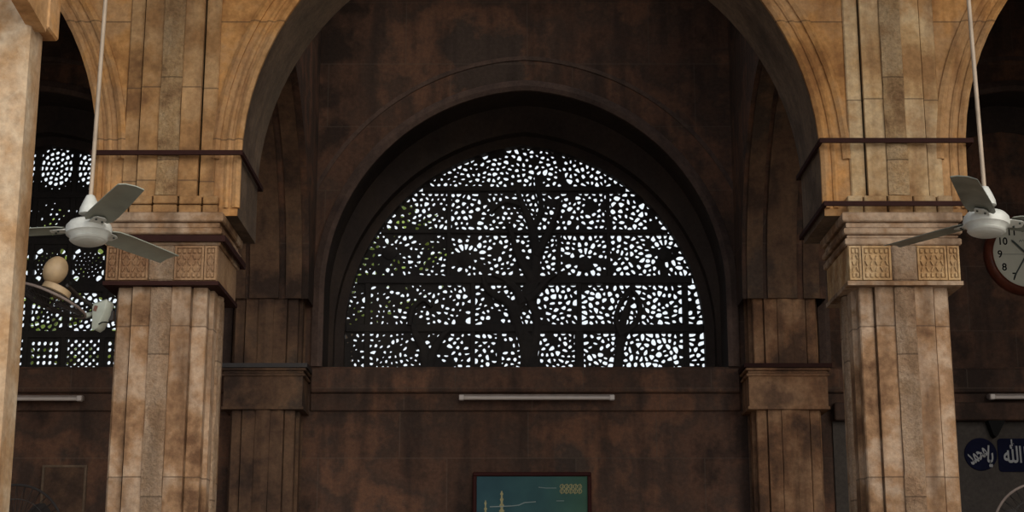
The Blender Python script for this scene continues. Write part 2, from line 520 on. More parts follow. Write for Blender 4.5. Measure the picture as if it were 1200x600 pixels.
# ------------------------------------------------------------------ pillars
def profile(hw, cut=None):
    """redented square: middle band, panel, corner fillet on each side, thin grooves between"""
    g = 0.022
    side = [(-0.99, 0.045), (-0.70, 0.045), (-0.70, 0.045 + g), (-0.66, 0.045 + g), (-0.66, 0.018), (-0.235, 0.018), (-0.235, 0.018 + g), (-0.205, 0.018 + g)]
    side = side + [(0.205, 0.018 + g), (0.235, 0.018 + g), (0.235, 0.018), (0.66, 0.018), (0.66, 0.045 + g), (0.70, 0.045 + g), (0.70, 0.045), (0.99, 0.045)]
    out = []
    k = hw / 0.323
    for r in range(4):
        for u, d in side:
            x, y = u * (hw - 0.05 * k), -(hw - d * k)
            for _ in range(r):
                x, y = -y, x
            out.append((x, y))
    if cut is not None:
        out = clip2(out, 0, 1, cut)
    return out


def clip2(poly, nx, ny, c):
    """keeps the side nx*x + ny*y <= c"""
    res = []
    n = len(poly)
    for i in range(n):
        p, q = poly[i], poly[(i + 1) % n]
        dp = nx * p[0] + ny * p[1] - c
        dq = nx * q[0] + ny * q[1] - c
        if dp <= 0:
            res.append(p)
        if (dp < 0) != (dq < 0) and abs(dp - dq) > 1e-12:
            t = dp / (dp - dq)
            res.append((p[0] + (q[0] - p[0]) * t, p[1] + (q[1] - p[1]) * t))
    return res


def square(hw, cut=None):
    p = [(-hw, -hw), (hw, -hw), (hw, hw), (-hw, hw)]
    return clip2(p, 0, 1, cut) if cut is not None else p


def carved_cells(mb, x0, x1, z0, z1, y, nx, nz, d=0.016):
    """rows of small raised blocks and frames carved on a face that looks to -y"""
    mb.box(x0, x1, y - 0.004, y + 0.02, z0, z1)
    fr = 0.012
    for bx in ((x0, x0 + fr, z0, z1), (x1 - fr, x1, z0, z1), (x0 + fr, x1 - fr, z0, z0 + fr), (x0 + fr, x1 - fr, z1 - fr, z1)):
        mb.box(bx[0], bx[1], y - d, y - 0.004, bx[2], bx[3])
    w = (x1 - x0 - 2 * fr) / nx; hh = (z1 - z0 - 2 * fr) / nz
    for i in range(nx):
        for j in range(nz):
            cx = x0 + fr + (i + 0.5) * w; cz = z0 + fr + (j + 0.5) * hh
            a, b = w * 0.30, hh * 0.36
            if j in (0, nz - 1):
                mb.box(cx - a, cx + a, y - d, y - 0.004, cz - b, cz + b, min(a, b) * 0.3)
            else:
                s = 1 if (i + j) % 2 else -1
                pts = [(cx - a, cz - s * b), (cx - a * 0.2, cz - s * b), (cx + a, cz + s * b), (cx + a * 0.2, cz + s * b)]
                if s < 0:
                    pts = pts[::-1]
                mb.prism(pts, y - d, y - 0.004, 'y')


def pillar(label, cx, cy, mats, cut=None, ztop=ZTOP, upper_hw=0.34, group=None, upcut=None, detail=True):
    shaft, rough, up, carved, goldr = mats
    root = thing('stone_pillar', label, 'pillar', (cx, cy, 0), group)
    def sh(pts): return [(x + cx, y + cy) for x, y in pts]
    mb = MB().prism(sh(square(0.42, cut)), 0, 0.18).prism(sh(square(0.385, cut)), 0.18, 0.34)
    link('plinth', mb, shaft, root)
    link('shaft', MB().prism(sh(profile(0.323, cut)), 0.34, 3.036 if detail else 2.86), shaft, root)
    # pecked middle band of the front and of the two flanks
    sides = [0, 1, 3] if cut is None or cut > 0.1 else [0]
    for r in sides:
        for nm, hw, z0, z1, wd in (('rough_band', 0.323, 0.34, 3.03 if detail else 2.86, 0.063), ('upper_band', upper_hw, 3.62 if detail else 3.265, ztop, 0.066)):
            if nm == 'upper_band' and r:
                continue
            mb = MB()
            n = int((z1 - z0) / 0.12)
            rings = []
            for k in range(n + 1):
                z = z0 + (z1 - z0) * k / n
                jw = random.uniform(-0.003, 0.003); jd = random.uniform(-0.004, 0.004)
                p4 = [(-wd + jw, -hw + 0.03), (wd + jw, -hw + 0.03), (wd + jw, -hw + 0.004 + jd), (0, -hw - 0.006 + jd), (-wd + jw, -hw + 0.004 - jd)]
                q = []
                for x, y in p4:
                    for _ in range(r):
                        x, y = -y, x
                    q.append((x + cx, y + cy, z))
                rings.append(q)
            mb.loft(rings)
            link(nm, mb, rough if nm == 'rough_band' else goldr, root)
    # capital
    zc = (3.036, 3.062, 3.29) if detail else (2.86, 2.885, 3.15)
    link('capital_lip', MB().prism(sh(square(0.358, cut)), zc[0], zc[1]), M['iron'] if detail and cx < 0 else (shaft if detail else carved), root)
    link('capital', MB().prism(sh(square(0.345, cut)), zc[1], zc[2]), carved, root)
    mb = MB()
    zz = [(3.29, 3.335, 0.362), (3.335, 3.36, 0.346), (3.36, 3.40, 0.368), (3.40, 3.44, 0.35), (3.44, 3.50, 0.374)]
    if not detail:
        zz = [(3.15, 3.175, 0.365), (3.175, 3.2, 0.35), (3.2, 3.224, 0.372), (3.224, 3.264, 0.358)]
    for z0, z1, hw in zz:
        ch = 0.008
        mb.loft([[(x, y, z) for x, y in sh(square(hwk, cut))] for z, hwk in ((z0, hw - ch), (z0 + ch, hw), (z1 - ch, hw), (z1, hw - ch))])
    link('moulding', mb, carved if cut is not None else shaft, root)
    if detail:
        yf = cy - 0.345
        for s in (-1, 1):
            mb = MB()
            xa, xb = cx + s * 0.082, cx + s * 0.262
            carved_cells(mb, min(xa, xb), max(xa, xb), 3.068, 3.284, yf, 5, 5)
            link('carved_panel', mb, carved, root)
            mb = MB()
            xa, xb = cx + s * 0.268, cx + s * 0.342
            carved_cells(mb, min(xa, xb), max(xa, xb), 3.068, 3.284, yf, 2, 5)
            link('carved_panel', mb, carved, root)
        mb = MB().box(cx - 0.078, cx + 0.078, yf - 0.02, yf + 0.02, 3.064, 3.288, 0.01)
        link('capital_boss', mb, rough, root)
    # small square blocks over the mouldings and the pilaster strip above
    uc = upcut if upcut is not None else cut
    if uc is not None:
        if detail:
            mb = MB()
            for k, (xa, xb) in enumerate(((-0.33, -0.235), (-0.225, -0.085), (-0.075, 0.075), (0.085, 0.225), (0.235, 0.33))):
                for z0, z1 in ((3.502, 3.555), (3.562, 3.615)):
                    mb.box(cx + xa, cx + xb, cy - upper_hw - (0.012 if k == 2 else 0.0), cy + uc, z0, z1, 0.006)
            link('block_course', mb, up, root)
        link('upper_shaft', MB().prism(sh(profile(upper_hw, uc)), 3.616 if detail else 3.264, ztop), up, root)
    return root


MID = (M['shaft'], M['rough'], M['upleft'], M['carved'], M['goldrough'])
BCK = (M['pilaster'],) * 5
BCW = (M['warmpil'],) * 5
cyM = 10.155
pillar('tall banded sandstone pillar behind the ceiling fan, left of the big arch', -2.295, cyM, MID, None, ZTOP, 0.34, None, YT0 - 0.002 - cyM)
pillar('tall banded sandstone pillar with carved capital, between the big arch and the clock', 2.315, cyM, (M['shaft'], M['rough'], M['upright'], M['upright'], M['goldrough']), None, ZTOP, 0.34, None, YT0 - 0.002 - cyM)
cyB = 14.425
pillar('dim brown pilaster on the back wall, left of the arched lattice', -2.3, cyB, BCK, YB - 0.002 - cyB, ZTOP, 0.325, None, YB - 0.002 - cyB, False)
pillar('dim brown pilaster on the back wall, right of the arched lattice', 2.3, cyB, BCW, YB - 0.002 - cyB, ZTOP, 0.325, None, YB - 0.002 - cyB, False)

# nearest pillar of the open front, seen at the edge
cyF = 6.24
root = thing('stone_pillar', 'pale smooth pillar nearest the viewer, cut by the picture edge', 'pillar', (-2.3, cyF, 0))
mb = MB().box(-2.66, -2.0, 5.95, 6.13, 0.34, 3.5, 0.012).box(-2.60, -2.22, 6.131, 6.55, 0.34, 3.5)
link('shaft', mb, M['pale'], root)
mb = MB().box(-2.72, -1.96, 5.90, 6.6, 0, 0.34, 0.02)
link('plinth', mb, M['pale'], root)
mb = MB().box(-2.10, -1.95, 6.02, 6.17, 3.25, 3.9, 0.008)
link('capital', mb, M['ochre'], root)
mb = MB().prism([(6.01, 3.23), (6.01, 3.6), (4.9, 3.6), (4.9, 3.45), (5.6, 3.28)], -2.019, -1.955, 'x')
link('eave_bracket', mb, M['ochre'], root)

struct('wall_front_pier', MB().box(2.02, 2.66, 5.95, 6.13, 0.0, 3.499, 0.012), M['pale'])


# ------------------------------------------------------------------ iron straps round the pillars
def strap(label, x0, x1, y0, y1, z, t=0.022, hh=0.03, drop=0.0):
    mb = MB()
    o = [(x0 - t, y0 - t), (x1 + t, y0 - t), (x1 + t, y1 + t), (x0 - t, y1 + t)]
    i = [(x0, y0), (x1, y0), (x1, y1), (x0, y1)]
    for k in range(4):
        a, b = o[k], o[(k + 1) % 4]; c, d = i[(k + 1) % 4], i[k]
        mb.prism([a, b, c, d], z - hh / 2, z + hh / 2)
    ob = link('iron_strap', mb, M['iron'])
    return tag(ob, label, 'strap', None)


strap('upper rust red iron strap round the left pillar at the arch foot', -2.295 - 0.462, -2.295 + 0.462, 9.79, YT1 + 0.005, 3.885, 0.018, 0.03)
strap('lower rust red iron strap round the left pillar capital, behind a fan blade', -2.295 - 0.376, -2.295 + 0.376, cyM - 0.376, cyM + 0.376, 3.325, 0.02, 0.04)
strap('upper rust red iron strap round the right pillar at the arch foot', 2.315 - 0.478, 2.315 + 0.455, 9.79, YT1 + 0.005, 3.965, 0.018, 0.03)
strap('lower rust red iron strap round the right pillar, touching the fan', 2.315 - 0.475, 2.315 + 0.455, 9.76, YT1 + 0.005, 3.545, 0.018, 0.03)
for sx, mat_, lab in ((1, 'iron', 'dark red iron bar round the right back pilaster, level with the sill'), (-1, 'darkiron', 'dark iron bar round the left back pilaster, level with the sill')):
    c = 2.3 * sx
    mb = MB().prism([(c - 0.385, YB - 0.08), (c - 0.385, cyB - 0.385), (c + 0.385, cyB - 0.385), (c + 0.385, YB - 0.08), (c + 0.36, YB - 0.08), (c + 0.36, cyB - 0.36), (c - 0.36, cyB - 0.36), (c - 0.36, YB - 0.08)], 3.225, 3.262)
    tag(link('iron_strap', mb, M[mat_]), lab, 'strap')


# ------------------------------------------------------------------ pierced stone screens
def voronoi(sites, bound, k=22):
    """cells of the sites, each clipped to the convex outline"""
    cell = 0.16
    grid = {}
    for i, s in enumerate(sites):
        grid.setdefault((int(s[0] // cell), int(s[1] // cell)), []).append(i)
    out = []
    bl = []
    nb = len(bound)
    cxm = sum(p[0] for p in bound) / nb; czm = sum(p[1] for p in bound) / nb
    for i in range(nb):
        p, q = bound[i], bound[(i + 1) % nb]
        nx, nz = q[1] - p[1], -(q[0] - p[0])
        L = math.hypot(nx, nz)
        if L < 1e-7:
            continue
        nx /= L; nz /= L
        c = nx * p[0] + nz * p[1]
        if nx * cxm + nz * czm > c:
            nx, nz, c = -nx, -nz, -c
        bl.append((nx, nz, c))
    for i, s in enumerate(sites):
        x, z = s[0], s[1]
        g0, g1 = int(x // cell), int(z // cell)
        near = [j for a in range(g0 - 2, g0 + 3) for b in range(g1 - 2, g1 + 3) for j in grid.get((a, b), ()) if j != i]
        near.sort(key=lambda j: (sites[j][0] - x) ** 2 + (sites[j][1] - z) ** 2)
        poly = [(x - 0.2, z - 0.2), (x + 0.2, z - 0.2), (x + 0.2, z + 0.2), (x - 0.2, z + 0.2)]
        for j in near[:k]:
            dx, dz = sites[j][0] - x, sites[j][1] - z
            d2 = dx * dx + dz * dz
            if d2 < 1e-10:
                continue
            poly = clip2(poly, dx, dz, dx * (x + dx / 2) + dz * (z + dz / 2))
            if len(poly) < 3:
                break
        for nx, nz, c in bl:
            if len(poly) >= 3 and nx * x + nz * z > c - 0.3:
                poly = clip2(poly, nx, nz, c)
        out.append(poly)
    return out


def centroid(p):
    return (sum(a[0] for a in p) / len(p), sum(a[1] for a in p) / len(p))


def area(p):
    return 0.5 * sum(p[i][0] * p[(i + 1) % len(p)][1] - p[(i + 1) % len(p)][0] * p[i][1] for i in range(len(p)))


def pierced(mb, poly, s, y0, y1, squash=1.0, ang=0.0):
    """one cell of a screen, with a rounded hole scaled by s (s = 0: solid)"""
    pts = []
    for p in poly:
        if not pts or math.hypot(p[0] - pts[-1][0], p[1] - pts[-1][1]) > 1e-4:
            pts.append(p)
    if len(pts) > 2 and math.hypot(pts[0][0] - pts[-1][0], pts[0][1] - pts[-1][1]) < 1e-4:
        pts.pop()
    if len(pts) < 3 or abs(area(pts)) < 1e-5:
        return
    n = len(pts)
    if s <= 0 or abs(area(pts)) < 3e-4:
        mb.poly([(x, y0, z) for x, z in pts]); mb.poly([(x, y1, z) for x, z in pts[::-1]])
        return
    cx, cz = centroid(pts)
    ca, sa = math.cos(ang), math.sin(ang)
    q = []
    for x, z in pts:
        u = ((x - cx) * ca + (z - cz) * sa) * s
        v = (-(x - cx) * sa + (z - cz) * ca) * s * squash
        q.append((cx + u * ca - v * sa, cz + u * sa + v * ca))
    hole = []
    for i in range(n):
        a, b = q[i], q[(i + 1) % n]
        hole.append((a[0] * 0.72 + b[0] * 0.28, a[1] * 0.72 + b[1] * 0.28))
        hole.append((a[0] * 0.28 + b[0] * 0.72, a[1] * 0.28 + b[1] * 0.72))
    base = len(mb.v)
    for y in (y0, y1):
        mb.v += [(x, y, z) for x, z in pts]
        mb.v += [(x, y, z) for x, z in hole]
    m = 3 * n
    for side in (0, m):
        o = base + side
        for i in range(n):
            j = (i + 1) % n
            mb.f.append((o + i, o + j, o + n + 2 * i + 1, o + n + 2 * i))
            mb.f.append((o + j, o + n + (2 * j) % (2 * n), o + n + 2 * i + 1))
    for i in range(2 * n):
        j = (i + 1) % (2 * n)
        mb.f.append((base + n + i, base + n + j, base + m + n + j, base + m + n + i))


def ribbon(mb, pts, w, y0, y1):
    """a limb of even thickness that follows a line of (x, z), width w per point"""
    pts = [Vector((p[0], p[1])) for p in pts]
    L, R = [], []
    for i, p in enumerate(pts):
        d = pts[min(i + 1, len(pts) - 1)] - pts[max(i - 1, 0)]
        d.normalize()
        nrm = Vector((-d.y, d.x)) * (w[i] / 2)
        L.append(p + nrm); R.append(p - nrm)
    rings = [[(l.x, y1, l.y), (l.x, y0 + 0.01, l.y), ((l.x * 3 + r.x) / 4, y0, (l.y * 3 + r.y) / 4), ((l.x + 3 * r.x) / 4, y0, (l.y + 3 * r.y) / 4), (r.x, y0 + 0.01, r.y), (r.x, y1, r.y)] for l, r in zip(L, R)]
    mb.loft(rings)


def smooth_line(pts, n=5):
    out = []
    m = len(pts)
    for i in range(m - 1):
        p0, p1, p2, p3 = pts[max(i - 1, 0)], pts[i], pts[i + 1], pts[min(i + 2, m - 1)]
        for k in range(n):
            t = k / n
            out.append(tuple(0.5 * (2 * p1[c] + (p2[c] - p0[c]) * t + (2 * p0[c] - 5 * p1[c] + 4 * p2[c] - p3[c]) * t * t + (3 * p1[c] - p0[c] - 3 * p2[c] + p3[c]) * t ** 3) for c in range(len(p1))))
    out.append(pts[-1])
    return out


def half_at(z, par=O_IN):
    if z <= par['z0']:
        return par['a']
    d = par['R'] ** 2 - (z - par['z0']) ** 2
    return max(0.0, par['a'] - par['R'] + math.sqrt(max(0, d)))


def xz(x, y):
    p = P(x, y, YS)
    return (p.x, p.z)


def clip_convex(poly, bound):
    nb = len(bound)
    mx = sum(p[0] for p in bound) / nb; mz = sum(p[1] for p in bound) / nb
    for i in range(nb):
        p, q = bound[i], bound[(i + 1) % nb]
        nx, nz = q[1] - p[1], -(q[0] - p[0])
        if math.hypot(nx, nz) < 1e-6:
            continue
        c = nx * p[0] + nz * p[1]
        if nx * mx + nz * mz > c:
            nx, nz, c = -nx, -nz, -c
        poly = clip2(poly, nx, nz, c)
        if len(poly) < 3:
            return []
    return poly


def screen_middle():
    root = thing('lattice_screen', 'large arched stone lattice carved with a branching tree, in the middle bay', 'window screen', (0, YS, SILL))
    rng = random.Random(3)
    bound = outline(O_IN, 0.03)
    fans = [(457, 291, 0), (545, 299, 1), (685, 304, 1), (779, 293, 2)]
    sites = []           # x, z, hole scale
    solid = []
    for fx, fy, kind in fans:
        cx, cz = xz(fx, fy)
        solid.append((cx, cz))
        sites.append((cx, cz, 0))
        r0 = 0.095
        for ring in range(3 if kind != 2 else 4):
            r = r0 + ring * 0.075
            n = [13, 15, 19, 24][ring]
            for k in range(n):
                a = 2 * PI * (k + 0.5 * (ring % 2)) / n
                s = 0.62
                if ring == 0:
                    s = 0.8 if math.sin(a) > 0.3 else 0.0
                sites.append((cx + r * math.cos(a), cz + r * math.sin(a) * (0.9 if kind != 2 else 0.85), s))
    # round flower heads along the foot and in the head of the arch
    HEADS = ((483, 405, 3), (520, 400, 3), (585, 408, 3), (655, 405, 4), (705, 408, 3), (765, 410, 4), (470, 355, 3), (520, 350, 3), (640, 350, 3),
                       (700, 355, 4), (760, 355, 4), (560, 245, 3), (600, 215, 3), (650, 215, 3), (690, 245, 3), (480, 250, 3), (735, 245, 3))
    for fx, fy, rr in HEADS:
        cx, cz = xz(fx, fy)
        sites.append((cx, cz, 0.45))
        for ring in range(1, rr):
            n = 6 * ring
            for k in range(n):
                a = 2 * PI * k / n + ring * 0.35
                sites.append((cx + 0.073 * ring * math.cos(a), cz + 0.073 * ring * math.sin(a), 0.6))
    centres = [(c_[0], c_[1], True) for c_ in solid] + [(*xz(fx, fy), False) for fx, fy, rr in HEADS]
    # thin out sites that stand too close, then fill what is left
    keep = []
    g = {}
    def ok(x, z, d):
        a, b = int(x // 0.1), int(z // 0.1)
        for i in range(a - 1, a + 2):
            for j in range(b - 1, b + 2):
                for q in g.get((i, j), ()):
                    if (q[0] - x) ** 2 + (q[1] - z) ** 2 < d * d:
                        return False
        return True
    def add(s):
        keep.append(s); g.setdefault((int(s[0] // 0.1), int(s[1] // 0.1)), []).append(s)
    cols = [-1.8] + [xz(x, 400)[0] for x in (430, 554, 679, 804)] + [1.8]
    rows = [SILL - 0.05] + [xz(600, y)[1] for y in (385, 328, 272, 222)] + [5.7]
    gap = [0, 0.030, 0.032, 0.015, 0.02, 0]
    def edge_gap(x, z):
        d = min(abs(z - r_) - g_ for r_, g_ in zip(rows[1:-1], gap[1:-1]))
        if z < rows[2]:
            d = min(d, min(abs(x - c_) for c_ in cols[1:-1]) - 0.02)
        return d
    for s in sites:
        if s[1] > SILL - 0.02 and abs(s[0]) < half_at(s[1]) - 0.01 and ok(s[0], s[1], 0.042) and edge_gap(s[0], s[1]) > 0.012:
            add(s)
    for _ in range(60000):
        z = rng.uniform(SILL - 0.02, 5.60); x = rng.uniform(-1.74, 1.74)
        if abs(x) < half_at(z) - 0.012 and ok(x, z, 0.043) and edge_gap(x, z) > 0.018:
            add((x, z, 0.56))
    for j in range(5):
        for i in range(5):
            # the four lower corners of the head of the arch stay undivided across
            if j >= 2 and i > 0:
                continue
            xa, xb = (cols[i], cols[i + 1]) if j < 2 else (-1.8, 1.8)
            rect = [(xa, rows[j]), (xb, rows[j]), (xb, rows[j + 1]), (xa, rows[j + 1])]
            poly = clip_convex(rect, bound)
            if len(poly) < 3:
                continue
            g0, g1 = gap[j], gap[j + 1]
            inner = clip2(clip2(poly, 0, -1, -(rows[j] + g0)), 0, 1, rows[j + 1] - g1)
            own = [q for q in keep if rows[j] <= q[1] < rows[j + 1] and xa <= q[0] < xb]
            mb = MB()
            for s, c in zip(own, voronoi(own, inner)):
                if len(c) < 3:
                    continue
                sc_ = s[2]
                if sc_ > 0:
                    t = (s[0] + 1.7) / 3.4
                    k_ = min(1, max(0, t * 1.3 - 0.05))
                    if s[1] > 4.55:
                        k_ = 0.45 + 0.3 * k_
                    sc_ = sc_ * (0.78 + 0.36 * k_) + rng.uniform(-0.20, 0.13)
                    if rng.random() < 0.2 - 0.12 * k_:
                        sc_ = 0
                f_ = min(centres, key=lambda q: (q[0] - s[0]) ** 2 + (q[1] - s[1]) ** 2)
                d_ = math.hypot(f_[0] - s[0], f_[1] - s[1])
                ang = math.atan2(s[1] - f_[1], s[0] - f_[0]) + (0 if f_[2] and d_ < 0.3 else rng.choice((0.5, 1.0, PI / 2)))
                pierced(mb, c, min(0.88, sc_ * 1.12), YS, YS + 0.022, rng.uniform(0.55, 0.95), ang)
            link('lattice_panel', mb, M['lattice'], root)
    # beams between the slabs
    def hbeam(y, w, xa=None, xb=None):
        z = xz(600, y)[1]
        hw = min(half_at(z - w / 2), half_at(z + w / 2)) - 0.004
        a = -hw if xa is None else xz(xa, y)[0]
        b = hw if xb is None else xz(xb, y)[0]
        mb = MB().box(a, b, YS - 0.02, YS + 0.10, z - w / 2, z + w / 2, 0.006)
        link('crossbar', mb, M['lattice'], root)
    hbeam(385, 0.072); hbeam(328, 0.076); hbeam(272, 0.032); hbeam(222, 0.045)
    def vbar(x, ya, yb, w):
        X = xz(x, (ya + yb) / 2)[0]
        z0, z1 = max(SILL + 0.001, xz(x, yb)[1]), xz(x, ya)[1]
        lim = abs(X) + w / 2
        while half_at(z1) < lim + 0.004 and z1 > z0:
            z1 -= 0.01
        link('upright', MB().box(X - w / 2, X + w / 2, YS - 0.016, YS + 0.09, z0, z1, 0.006), M['lattice'], root)
    vbar(430, 330, 445, 0.05); vbar(554, 328, 445, 0.045); vbar(679, 385, 445, 0.085); vbar(679, 328, 385, 0.045); vbar(804, 330, 445, 0.055)
    vbar(526, 222, 328, 0.04); vbar(655, 275, 328, 0.04); vbar(713, 225, 328, 0.035); vbar(585, 388, 445, 0.05)
    # the trees
    nl = [0]
    def limb(name, pix, wpx):
        nl[0] += 1
        dy = 0.0025 * (nl[0] % 9)
        pts = smooth_line([(*xz(x, y), w * 0.0096) for (x, y), w in zip(pix, wpx)])
        mb = MB()
        ribbon(mb, [(p[0], max(SILL + 0.002, p[1])) for p in pts], [p[2] for p in pts], YS - 0.03 - dy, YS + 0.05 + dy)
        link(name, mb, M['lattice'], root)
    limb('tree_trunk', [(620, 441), (620, 420), (617, 402), (609, 386), (604, 370), (608, 356), (616, 346)], [20, 17, 15, 10, 10, 11, 12])
    limb('tree_trunk', [(623, 425), (627, 402), (629, 384), (627, 366), (619, 350)], [10, 9, 8, 7, 8])
    limb('branch', [(616, 350), (623, 335), (627, 318), (628, 300), (627, 285), (622, 262), (612, 240), (606, 222)], [15, 12, 10, 9, 9, 8, 6, 4])
    limb('branch', [(605, 372), (598, 358), (590, 351), (580, 346), (570, 337), (566, 325)], [10, 9, 8, 7, 6, 4])
    limb('branch', [(612, 356), (606, 342), (598, 333), (588, 326), (576, 322)], [10, 8, 7, 5, 4])
    limb('branch', [(625, 330), (618, 318), (610, 306), (604, 292), (600, 276), (594, 262)], [9, 8, 7, 6, 5, 4])
    limb('branch', [(628, 300), (637, 285), (645, 268), (652, 250), (656, 235)], [8, 7, 6, 5, 4])
    limb('branch', [(617, 352), (626, 346), (633, 338), (640, 330), (652, 322)], [9, 7, 6, 5, 3])
    limb('branch', [(623, 268), (632, 254), (634, 238), (630, 222), (628, 205)], [7, 6, 5, 4, 3])
    limb('branch', [(610, 240), (596, 236), (585, 240), (575, 250)], [6, 5, 4, 3])
    for base_, mid, top in (((723, 440), (728, 392), (739, 350)), ((500, 440), (495, 405), (483, 380))):
        limb('sapling', [base_, ((base_[0] + mid[0]) / 2, (base_[1] + mid[1]) / 2), mid, ((mid[0] + top[0]) / 2 - 2, (mid[1] + top[1]) / 2), top], [10, 9, 8, 7, 4])
    limb('sapling', [(500, 440), (508, 412), (517, 396), (528, 386)], [9, 8, 6, 4])
    limb('sapling', [(728, 392), (742, 382), (750, 366), (748, 350), (740, 340)], [6, 6, 5, 4, 3])
    limb('sapling', [(728, 395), (722, 375), (727, 355), (738, 342)], [5, 5, 4, 3])
    limb('sapling', [(480, 382), (484, 362), (496, 352), (506, 360)], [5, 5, 4, 3])
    for fx, fy, kind in fans:
        cx, cz = xz(fx, fy + 5)
        r = 0.07
        mb = MB().lathe([(r * 0.2, -0.03), (r, -0.012), (r, 0.05), (r * 0.2, 0.052)], n=16, axis='y', c=(cx, YS, cz))
        link('palm_heart', mb, M['lattice'], root)
    return root


def screen_left():
    root = thing('lattice_screen', 'lattice screen of small square panels with rosettes, in the dark left bay', 'window screen', (-BAY, YS, SILL))
    rng = random.Random(11)
    pitch = 0.365
    x0 = -4.565
    zrows = [(3.345, 3.70, 'grid'), (3.76, 4.14, 'star'), (4.22, 4.61, 'ring'), (4.68, 5.06, 'dots'), (5.16, 5.60, 'rosette')]
    edges_z = [SILL, 3.73, 4.18, 4.645, 5.11, 5.66]
    O = {'a': O_IN['a'], 'R': O_IN['R'], 'z0': O_IN['z0']}
    for ci in range(-5, 6):
        cx = x0 + ci * pitch
        for rj, (za, zb, kind) in enumerate(zrows):
            cz = (za + zb) / 2; hh = (zb - za) / 2; hwid = pitch / 2
            rect = [(cx - hwid, edges_z[rj]), (cx + hwid, edges_z[rj]), (cx + hwid, edges_z[rj + 1]), (cx - hwid, edges_z[rj + 1])]
            # cut to the arch
            bound = [(x - BAY, z) for x, z in outline(O_IN, 0.02)]
            poly = rect
            nb = len(bound); mx = sum(p[0] for p in bound) / nb; mz = sum(p[1] for p in bound) / nb
            for i in range(nb):
                p, q = bound[i], bound[(i + 1) % nb]
                nx, nz = q[1] - p[1], -(q[0] - p[0])
                if math.hypot(nx, nz) < 1e-6:
                    continue
                c = nx * p[0] + nz * p[1]
                if nx * mx + nz * mz > c:
                    nx, nz, c = -nx, -nz, -c
                poly = clip2(poly, nx, nz, c)
                if len(poly) < 3:
                    break
            if len(poly) < 3 or abs(area(poly)) < 0.004:
                continue
            S = []
            if kind == 'grid':
                n = 5
                dg = ci % 2 != 0
                for i in range(-4, 5):
                    for j in range(-4, 5):
                        u, v = i * 0.056, j * 0.062
                        if dg:
                            u, v = (i - j) * 0.036, (i + j) * 0.036
                        ins = abs(u) < 0.145 and abs(v) < hh - 0.015
                        if abs(u) < 0.24 and abs(v) < hh + 0.08:
                            S.append((cx + u, cz + v, 0.60 if ins else 0))
            else:
                spec = {'star': [(0.05, 7, 0.5), (0.10, 11, 0.62), (0.15, 14, 0.74), (0.195, 16, 0.66)],
                        'ring': [(0.042, 7, 0.36), (0.082, 12, 0.40), (0.12, 15, 0.36), (0.163, 14, 0.74)],
                        'dots': [(0.055, 6, 0.42), (0.11, 9, 0.36), (0.16, 12, 0.26)],
                        'rosette': [(0.052, 7, 0.66), (0.098, 12, 0.70), (0.142, 16, 0.70), (0.186, 18, 0.5)]}[kind]
                S.append((cx, cz, 0.5 if kind != 'ring' else 0.3))
                for r, n, s in spec:
                    for k in range(n):
                        a = 2 * PI * (k + 0.5 * (n % 2)) / n
                        s2 = s
                        if kind == 'ring' and r > 0.15:
                            s2 = s if abs(math.sin(2 * a)) > 0.62 else 0
                        if kind == 'rosette' and r > 0.15 and math.sin(a) < 0.2:
                            s2 = 0.3
                        if kind == 'dots' and rng.random() < 0.35:
                            s2 = 0
                        S.append((cx + r * math.cos(a), cz + r * math.sin(a) * hh / 0.19 * 0.95, s2))
                for k in range(22):
                    a = 2 * PI * k / 22
                    S.append((cx + 0.235 * math.cos(a), cz + 0.235 * math.sin(a) * max(1, hh / 0.19), 0))
            mb = MB()
            if len(poly) < 3:
                continue
            for s, c in zip(S, voronoi(S, poly)):
                if len(c) >= 3:
                    sc_ = s[2] + (rng.uniform(-0.06, 0.06) if s[2] else 0)
                    pierced(mb, c, sc_, YS, YS + 0.03)
            link('lattice_panel', mb, M['lattice'], root)
    for z in edges_z[1:-1]:
        hw = half_at(z + 0.04) - 0.004
        link('crossbar', MB().box(-BAY - hw, -BAY + hw, YS - 0.02, YS + 0.07, z - 0.035, z + 0.035, 0.006), M['lattice'], root)
    for ci in range(-5, 5):
        X = x0 + (ci + 0.5) * pitch
        z1 = 5.55
        while half_at(z1) < abs(X + BAY) + 0.03 and z1 > SILL:
            z1 -= 0.01
        if z1 > SILL + 0.1:
            link('upright', MB().box(X - 0.025, X + 0.025, YS - 0.018, YS + 0.06, SILL + 0.001, z1, 0.006), M['lattice'], root)
    return root


screen_middle()
screen_left()


